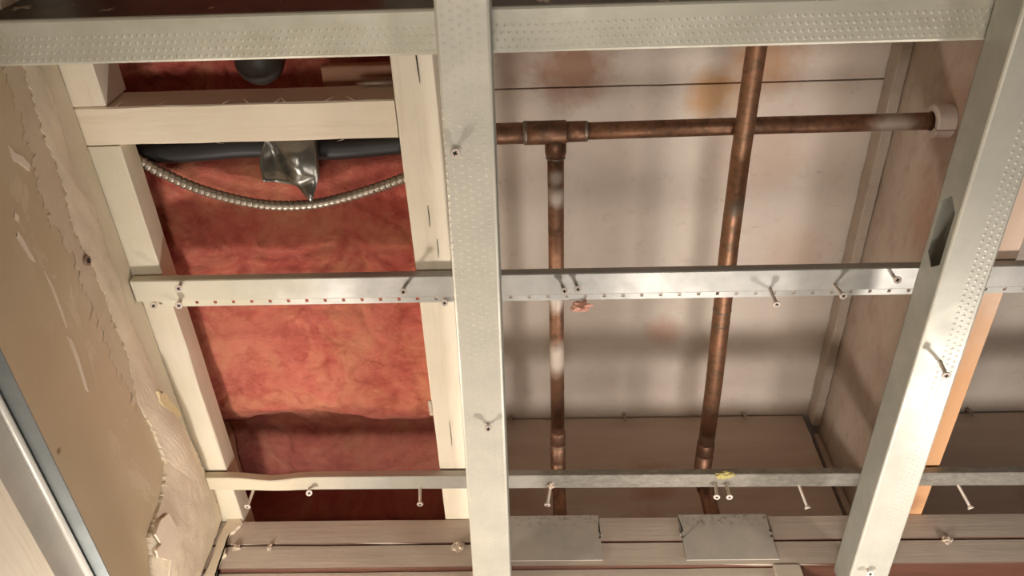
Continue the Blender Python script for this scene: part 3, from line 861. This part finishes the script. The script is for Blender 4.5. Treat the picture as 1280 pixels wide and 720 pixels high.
# cross channel at the top of the picture, lying on the two studs
ch = thing('metal_channel', (0.0, 0.18, 2.3155), 'long dimpled metal channel lying across above both metal studs', 'channel')
zc = 2.3155
tilt = 0.0
prof = [(0.1600, zc + 0.0022), (0.1606, zc + 0.0006), (0.1622, zc), (0.1935, zc), (0.1952, zc + 0.0006), (0.1958, zc + 0.0022), (0.1958, zc + 0.008)]
skew = lambda t, k: ((0.0042 * (t + 0.42) / 0.78 if k < 3 else 0.003 * (t + 0.42) / 0.78) * 0.6, 0)
finish('dimpled_flange', extrude_profile(prof, 'X', -0.4225, 0.368, 0.0009, 12, skew), M['channel'], ch)
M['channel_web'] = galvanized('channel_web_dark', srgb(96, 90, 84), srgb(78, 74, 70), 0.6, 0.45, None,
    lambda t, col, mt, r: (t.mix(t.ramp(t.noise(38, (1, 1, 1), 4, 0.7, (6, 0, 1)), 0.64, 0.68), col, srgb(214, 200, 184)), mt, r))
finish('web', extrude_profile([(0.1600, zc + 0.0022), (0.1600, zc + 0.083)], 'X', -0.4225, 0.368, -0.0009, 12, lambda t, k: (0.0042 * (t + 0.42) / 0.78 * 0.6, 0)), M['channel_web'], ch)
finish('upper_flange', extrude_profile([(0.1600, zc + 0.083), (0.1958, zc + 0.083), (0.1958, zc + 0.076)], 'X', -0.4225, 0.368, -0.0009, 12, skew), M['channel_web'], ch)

# resilient strips under the joists: a raised face, a leg, and a flange pierced with a row of holes
def strip(y0, face, x0, x1, mat, label, dent=None, slope=0.0, flange=0.0175):
    root = thing('furring_strip', ((x0 + x1) / 2, y0, H), label, 'strip')
    zf = H - 0.0135
    def wv(t, k):
        d = slope * (t + 0.03)
        dz = 0.0
        if dent:
            g = math.exp(-((t - dent[0]) / dent[1]) ** 2)
            d += dent[2] * g * (1.0 if k < 3 else 0.35)
        return d, dz
    prof = [(y0, H - 0.0035), (y0, zf + 0.001), (y0 + 0.001, zf), (y0 + face - 0.001, zf), (y0 + face, zf + 0.0008), (y0 + face + 0.005, H - 0.0025)]
    finish('strip_face', extrude_profile(prof, 'X', x0, x1, 0.0008, 90, wv), mat, root)
    # flange: two rails and the bridges between the holes
    bm = bmesh.new()
    ya = y0 + face + 0.005; yb = y0 + face + 0.005 + flange * 0.55
    zl, zh = H - 0.0018, H - 0.0008
    n = int((x1 - x0) / 0.0197)
    def q(xa, xb, p0, p1):
        vs = []
        for x in (xa, xb):
            d = slope * (x + 0.03) + (dent[2] * 0.35 * math.exp(-((x - dent[0]) / dent[1]) ** 2) if dent else 0)
            for y in (p0, p1):
                for z in (zl, zh): vs.append(bm.verts.new((x, y + d, z)))
        for f in ((0, 1, 3, 2), (4, 6, 7, 5), (0, 4, 5, 1), (2, 3, 7, 6), (0, 2, 6, 4), (1, 5, 7, 3)):
            bm.faces.new([vs[i] for i in f])
    h0 = ya + (yb - ya) * 0.30; h1 = ya + (yb - ya) * 0.68
    for i in range(n):
        xa = x0 + i * 0.0197; xb = min(xa + 0.0197, x1)
        q(xa, xb, ya - 0.0006, h0); q(xa, xb, h1, yb)
        q(xa, xb - 0.0034, h0, h1)
    finish('pierced_flange', bm, mat, root)
    return root
strip(0.4462, 0.0262, -0.4215, 1.1, M['strip'], 'bright galvanized furring strip with holes along one edge, crossing mid picture', None, 0.003)
strip(0.7400, 0.0215, -0.4205, 1.1, M['strip_grimy'], 'grimy furring strip nearest the wall plates, whitish at its dented left end', (-0.335, 0.028, 0.006), 0.008, 0.014)

# angle on the tan wall, bottom left, with a cream strip of wood under it
an = thing('wall_angle', (-0.41, 0.5, 2.15), 'steel angle fixed along the tan wall with dark upper flange', 'angle')
bm = bmesh.new()
za = 2.167
for (pa, pb) in (((-0.15, 0.6), None),):
    vs = []
    for y in (-0.15, 0.80):
        xo = -0.398 - 0.0065 * max(0, (y - 0.35)) / 0.28 * 0.9
        for x, z in ((XW, za + 0.028 * 0), (xo, za), (xo, za + 0.0012), (XW, za + 0.0012)):
            vs.append(bm.verts.new((x, y, z)))
    for k in range(4): bm.faces.new((vs[k], vs[(k + 1) % 4], vs[4 + (k + 1) % 4], vs[4 + k]))
    bm.faces.new(vs[:4][::-1]); bm.faces.new(vs[4:])
tag(finish('upper_flange', bm, M['angle_top'], an), 'dark blue-grey dimpled flange')
finish('rolled_edge', tube([(XW + 0.0035, -0.15, za - 0.004), (XW + 0.0035, 0.80, za - 0.0055)], 0.0036, 10), M['angle'], an, smooth=True)
tag(finish('leg', box(XW + 0.0002, XW + 0.0022, -0.15, 0.80, 2.1245, za - 0.004), M['angle'], an), 'pale vertical leg')
wood_thing('wall_batten', lumber(XW + 0.0002, XW + 0.012, -0.15, 0.80, 2.06, 2.1215, 'Y', 14, 0.0006, 30), M['cream_y'],
           'cream wooden strip on the tan wall below the steel angle', 'strip')

# ------------------------------------------------------------------ nail plates on the wall plates
def nail_plate(x0, x1, z0, z1, label, seed):
    e = 0.003
    zm = (z0 + z1) / 2 + 0.004
    poly = [(x0, z0), (x1, z0), (x1, zm - 0.006), (x1 - e, zm - 0.005), (x1 + 0.002, zm), (x1 - e, zm + 0.005), (x1, zm + 0.006), (x1, z1), (x0, z1),
            (x0, zm + 0.006), (x0 + e, zm + 0.005), (x0 - 0.002, zm), (x0 + e, zm - 0.005), (x0, zm - 0.006)]
    bm = slab_polygon(poly, 'Y', WY - 0.0024, 0.0016, 0.0006, seed)
    return tag(finish('nail_plate', bm, M['nail_plate']), label, 'plate')
nail_plate(-0.042, 0.0725, 2.3325, 2.4015, 'grey steel nail plate below the pipe with the tee', 1)
nail_plate(0.1745, 0.2865, 2.3315, 2.4005, 'grey steel nail plate below the slanting copper pipe', 2)

# ------------------------------------------------------------------ copper pipes
ZP = 2.518
p1 = thing('copper_pipe', (0.022, 0.35, ZP), 'branched copper pipe with tee running to the collar in the mottled joist', 'pipe')
finish('main_pipe', tube([(-0.088, 0.3490, ZP), (-0.006, 0.3490, ZP)], 0.0116, 20), M['copper'], p1, smooth=True)
def ring(c, axis, r, w, par):
    a = Vector(c); d = Vector(axis).normalized()
    bm = tube([a - d * w, a - d * w * 0.5, a + d * w * 0.5, a + d * w], [r * 0.9, r * 1.03, r * 1.03, r * 0.9], 20, cap=False)
    for v in bm.verts: v.co += Vector((noise.noise(v.co * 400), noise.noise(v.co * 400 + Vector((9, 0, 0))), noise.noise(v.co * 400 + Vector((0, 9, 0))))) * 0.0006
    return finish('solder_ring', bm, M['solder'], par, smooth=True)
tee = finish('tee_fitting', tube([(-0.009, 0.3490, ZP), (-0.0085, 0.3490, ZP), (0.033, 0.3490, ZP), (0.0355, 0.3490, ZP)], [0.0120, 0.0130, 0.0130, 0.0105], 24), M['copper_fit'], p1, smooth=True)
finish('tee_branch', tube([(0.0222, 0.352, ZP), (0.0222, 0.372, ZP), (0.0222, 0.3765, ZP)], [0.0118, 0.0118, 0.0105], 22), M['copper_fit'], tee, smooth=True)
finish('reducer', tube([(0.034, 0.3487, ZP), (0.0535, 0.3486, ZP), (0.0545, 0.3486, ZP)], [0.0112, 0.0112, 0.0098], 22), M['copper_fit'], p1, smooth=True)
ring((-0.010, 0.3490, ZP), (1, 0, 0), 0.0128, 0.0032, p1)
ring((0.0550, 0.3486, ZP), (1, 0, 0), 0.0108, 0.0024, p1)
finish('run_pipe', tube([(0.05, 0.3486, ZP), (0.25, 0.3490, ZP + 0.004), (0.4475, 0.3515, ZP + 0.010)], 0.0094, 20), M['copper'], p1, smooth=True)
finish('branch_pipe', tube([(0.0222, 0.37, ZP), (0.0225, 0.6, ZP), (0.0235, 0.80, ZP + 0.001)], 0.0093, 20), M['copper'], p1, smooth=True)
ring((0.0222, 0.378, ZP), (0, 1, 0), 0.0106, 0.002, p1)
def elbow(x, y0, yc, z0, r, rr, lean, par, zb):
    """coupling, quarter bend, then the drop through the plates"""
    finish('coupling', tube([(x, y0 - 0.012, z0), (x, y0 - 0.010, z0), (x, y0 + 0.010, z0), (x, y0 + 0.012, z0)], [rr * 0.9, rr, rr, rr * 0.9], 20), M['copper_fit'], par, smooth=True)
    pts = []
    for k in range(9):
        a = k / 8 * math.pi / 2; R = 0.02
        pts.append((x + lean * (1 - math.cos(a)) * R, yc - R + math.sin(a) * R, z0 - R + math.cos(a) * R))
    pts = [(x, y0 + 0.008, z0)] + pts
    finish('elbow', tube(pts, rr, 20), M['copper_fit'], par, smooth=True)
    finish('drop_pipe', tube([(pts[-1][0], yc, z0 - 0.019), (pts[-1][0] + 0.004 * lean, yc, zb)], r, 20), M['copper'], par, smooth=True)
elbow(0.0236, 0.805, 0.868, ZP + 0.001, 0.0093, 0.0108, 0.0, p1, 2.4005)
ring((0.0236, 0.819, ZP + 0.001), (0, 1, 0), 0.0106, 0.0016, p1)

p2 = thing('copper_pipe', (0.221, 0.4, 2.4955), 'slanting copper pipe crossing under the branched one', 'pipe')
Z2 = 2.4975
finish('long_pipe', tube([(0.223, -0.30, Z2 - 0.012), (0.2215, 0.10, Z2 - 0.004), (0.2205, 0.2662, Z2 - 0.001), (0.2195, 0.375, Z2), (0.2202, 0.48, Z2 - 0.0), (0.2248, 0.69, Z2), (0.226, 0.80, Z2 + 0.002)],
     [0.0103, 0.0103, 0.0103, 0.0104, 0.0108, 0.0108, 0.0108], 22), M['copper_bright'], p2, smooth=True)
elbow(0.2262, 0.812, 0.872, Z2 + 0.003, 0.0105, 0.0120, 0.15, p2, 2.4005)
for yy in (0.575, 0.595):
    ring((0.2224 + (yy - 0.575) * 0.02, yy, Z2), (0, 1, 0), 0.0109, 0.0018, p2)

# split plastic collar on the pipe where it enters the joist
co = thing('pipe_collar', (0.436, 0.3513, ZP + 0.0095), 'split pale plastic collar around the copper pipe at the joist', 'collar')
def half_ring(a0, a1):
    bm = bmesh.new(); n = 18; rows = []
    for i in range(n + 1):
        a = a0 + (a1 - a0) * i / n
        row = []
        for r_, x in ((0.0105, 0.4270), (0.0165, 0.4270), (0.0180, 0.4285), (0.0180, 0.4466), (0.0105, 0.4466)):
            row.append(bm.verts.new((x, 0.3513 + math.cos(a) * r_, ZP + 0.0095 + math.sin(a) * r_)))
        rows.append(row)
    for r0, r1 in zip(rows, rows[1:]):
        for k in range(5): bm.faces.new((r0[k], r0[(k + 1) % 5], r1[(k + 1) % 5], r1[k]))
    bm.faces.new(rows[0][::-1]); bm.faces.new(rows[-1])
    return bm
finish('half_ring', half_ring(-1.32, 1.80), M['collar'], co)
finish('half_ring', half_ring(1.88, 2 * math.pi - 1.41), M['collar'], co)

# ------------------------------------------------------------------ screws, left from the old drywall
_cache = {}
def screw_mesh(length):
    key = round(length, 3)
    if key in _cache: return _cache[key]
    bm = tube([(0, 0, 0), (0, 0, 0.0009), (0, 0, 0.0040), (0, 0, 0.0046)], [0.0036, 0.0040, 0.0021, 0.0017], 14)
    zs = []; rs = []; z = 0.0046
    while z < key:
        zs.append((0, 0, z)); rs.append(0.0015 + (0.0005 if len(zs) % 2 else 0.0)); z += 0.0011
    zs.append((0, 0, key + 0.003)); rs.append(0.0004)
    tube(zs, rs, 8, True, bm)
    nf = len(bm.faces)
    for w, l in ((0.0006, 0.0019), (0.0019, 0.0006)):
        add_box(bm, -l, l, -w, w, -0.0002, 0.0004)
    bm.faces.ensure_lookup_table()
    for f in bm.faces[nf:]: f.material_index = 1
    bmesh.ops.recalc_face_normals(bm, faces=bm.faces)
    me = bpy.data.meshes.new('drywall_screw'); bm.to_mesh(me); bm.free()
    me.materials.append(M['screw']); me.materials.append(M['recess'])
    for p in me.polygons: p.use_smooth = p.material_index == 0 and len(p.vertices) == 4
    _cache[key] = me
    return me
def screw(base, head, label, sink=0.004):
    b = Vector(base); h = Vector(head); d = b - h
    o = bpy.data.objects.new('drywall_screw', screw_mesh(d.length + sink))
    o.rotation_mode = 'QUATERNION'; o.rotation_quaternion = d.to_track_quat('Z', 'Y')
    o.location = h; C.objects.link(o)
    return tag(o, label, 'screw', 'screws left in the metal framing')
zf = H - 0.0135
screw((0.3637, 0.4774, ZS), (0.3612, 0.4776, 2.255), 'screw sticking out of the right metal stud below its knockout hole')
screw((0.3600, 0.7759, ZS), (0.3605, 0.772, 2.266), 'screw in the lowest visible stretch of the right metal stud')
screw((-0.0513, 0.5466, ZS), (-0.0505, 0.5430, 2.264), 'screw in the middle metal stud between the two furring strips')
screw((-0.0620, 0.2581, ZS), (-0.0612, 0.2566, 2.266), 'screw in the middle metal stud beside the crosspiece end')
screw((0.2372, 0.4699, zf), (0.2390, 0.4740, 2.3640), 'screw in the bright strip just right of the slanting pipe')
screw((0.3018, 0.4670, zf), (0.3035, 0.4652, 2.3640), 'screw in the bright strip in front of the ledger strip')
screw((0.3585, 0.4572, zf), (0.3545, 0.4500, 2.3680), 'screw in the bright strip beside the right metal stud')
screw((-0.3790, 0.4744, H - 0.002), (-0.3730, 0.4700, 2.3765), 'screw at the flange edge of the bright strip by the batten')
screw((-0.3690, 0.4500, zf), (-0.3640, 0.4445, 2.3700), 'screw in the face of the bright strip near its left end')
screw((-0.4105, 0.4830, H - 0.002), (-0.4075, 0.4790, 2.3900), 'screw at the extreme left end of the bright strip')
screw((-0.1379, 0.4590, zf), (-0.1350, 0.4500, 2.3640), 'screw in the bright strip over the edge of the insulation')
screw((0.0266, 0.4649, zf), (0.0266, 0.4590, 2.3730), 'screw in the bright strip straight over the branch pipe')
screw((0.0405, 0.4632, zf), (0.0402, 0.4570, 2.3730), 'screw in the bright strip just right of the branch pipe')
screw((-0.0995, 0.4868, H - 0.002), (-0.0990, 0.4850, 2.3935), 'screw fixing the bright strip to the cream joist')
screw((-0.3604, 0.7600, zf), (-0.3620, 0.7634, 2.3630), 'long screw leaning from the dented end of the grimy strip')
screw((-0.2897, 0.7578, zf), (-0.2850, 0.7500, 2.3720), 'short screw in the whitish stretch of the grimy strip')
screw((-0.1511, 0.7590, zf), (-0.1489, 0.7625, 2.3630), 'screw hanging from the grimy strip over the dark end of the insulation')
screw((0.0103, 0.7590, zf), (0.0059, 0.7665, 2.3630), 'lint covered screw in the grimy strip by the branch pipe')
screw((0.2127, 0.7570, zf), (0.2092, 0.7556, 2.3630), 'left of two screws under the yellow foam dab')
screw((0.2253, 0.7575, zf), (0.2244, 0.7559, 2.3630), 'right of two screws under the yellow foam dab')
screw((0.3150, 0.7640, zf), (0.3209, 0.7773, 2.3630), 'leaning screw in the grimy strip left of the right metal stud')
screw((0.5070, 0.7660, zf), (0.5157, 0.7804, 2.3630), 'long leaning screw in the grimy strip right of the right metal stud')

# nails poking out of the seam over the rim board
for x, lab in ((-0.0485, 'nail in the rim seam beside the middle metal stud'), (0.1355, 'nail in the rim seam between the two copper pipes'),
               (0.3289, 'nail in the rim seam near the ledger strip'), (0.6855, 'nail in the rim seam of the right bay')):
    bm = tube([(x, 0.9165, 2.676), (x, 0.909, 2.672), (x, 0.907, 2.663), (x, 0.907, 2.655)], [0.0022, 0.0026, 0.0022, 0.0008], 8)
    tag(finish('bent_nail', bm, M['nail'], smooth=True), lab, 'nail', 'nails in the rim seam')

# ------------------------------------------------------------------ small loose matter
def clump(name, c, r, mat, label, cat, seed, stretch=(1, 1, 1)):
    bm = bmesh.new(); bmesh.ops.create_icosphere(bm, subdivisions=3, radius=1.0)
    for v in bm.verts:
        k = 1 + 0.7 * noise.noise(v.co * 1.9 + Vector((seed, 0, 0))) + 0.35 * noise.noise(v.co * 5 + Vector((0, seed, 0)))
        v.co = Vector((v.co.x * stretch[0], v.co.y * stretch[1], v.co.z * stretch[2])) * (k * r) + Vector(c)
    return tag(finish(name, bm, mat), label, cat)
clump('foam_dab', (0.2215, 0.7425, H - 0.0135), 0.006, M['foam'], 'yellow foam dab on the grimy strip at the slanting pipe', 'foam', 1, (1.8, 0.8, 0.5))
clump('lint_tuft', (0.045, 0.494, 2.396), 0.0065, M['lint'], 'pink insulation tuft behind the bright strip', 'lint', 2, (1.5, 0.8, 0.8))
clump('lint_tuft', (0.0105, 0.756, H - 0.015), 0.0042, M['crumb'], 'pale lint tuft on the grimy strip at the branch pipe', 'lint', 3, (1, 1.2, 0.6))
clump('plaster_crumb', (-0.1071, WY - 0.002, 2.354), 0.0065, M['crumb'], 'plaster crumb on the plate seam beside the middle metal stud', 'plaster', 4, (1, 0.5, 1.2))
clump('plaster_crumb', (-0.3887, WY - 0.002, 2.356), 0.0045, M['crumb'], 'plaster crumb on the plate seam nearest the tan wall', 'plaster', 5, (1, 0.5, 1))
clump('plaster_crumb', (-0.346, WY - 0.002, 2.356), 0.0035, M['crumb'], 'second plaster crumb on the plate seam from the tan wall', 'plaster', 6, (0.8, 0.5, 1.4))
clump('plaster_crumb', (0.498, WY - 0.002, 2.358), 0.0055, M['crumb'], 'plaster crumb on the plate seam right of the right stud', 'plaster', 8, (1, 0.5, 1))
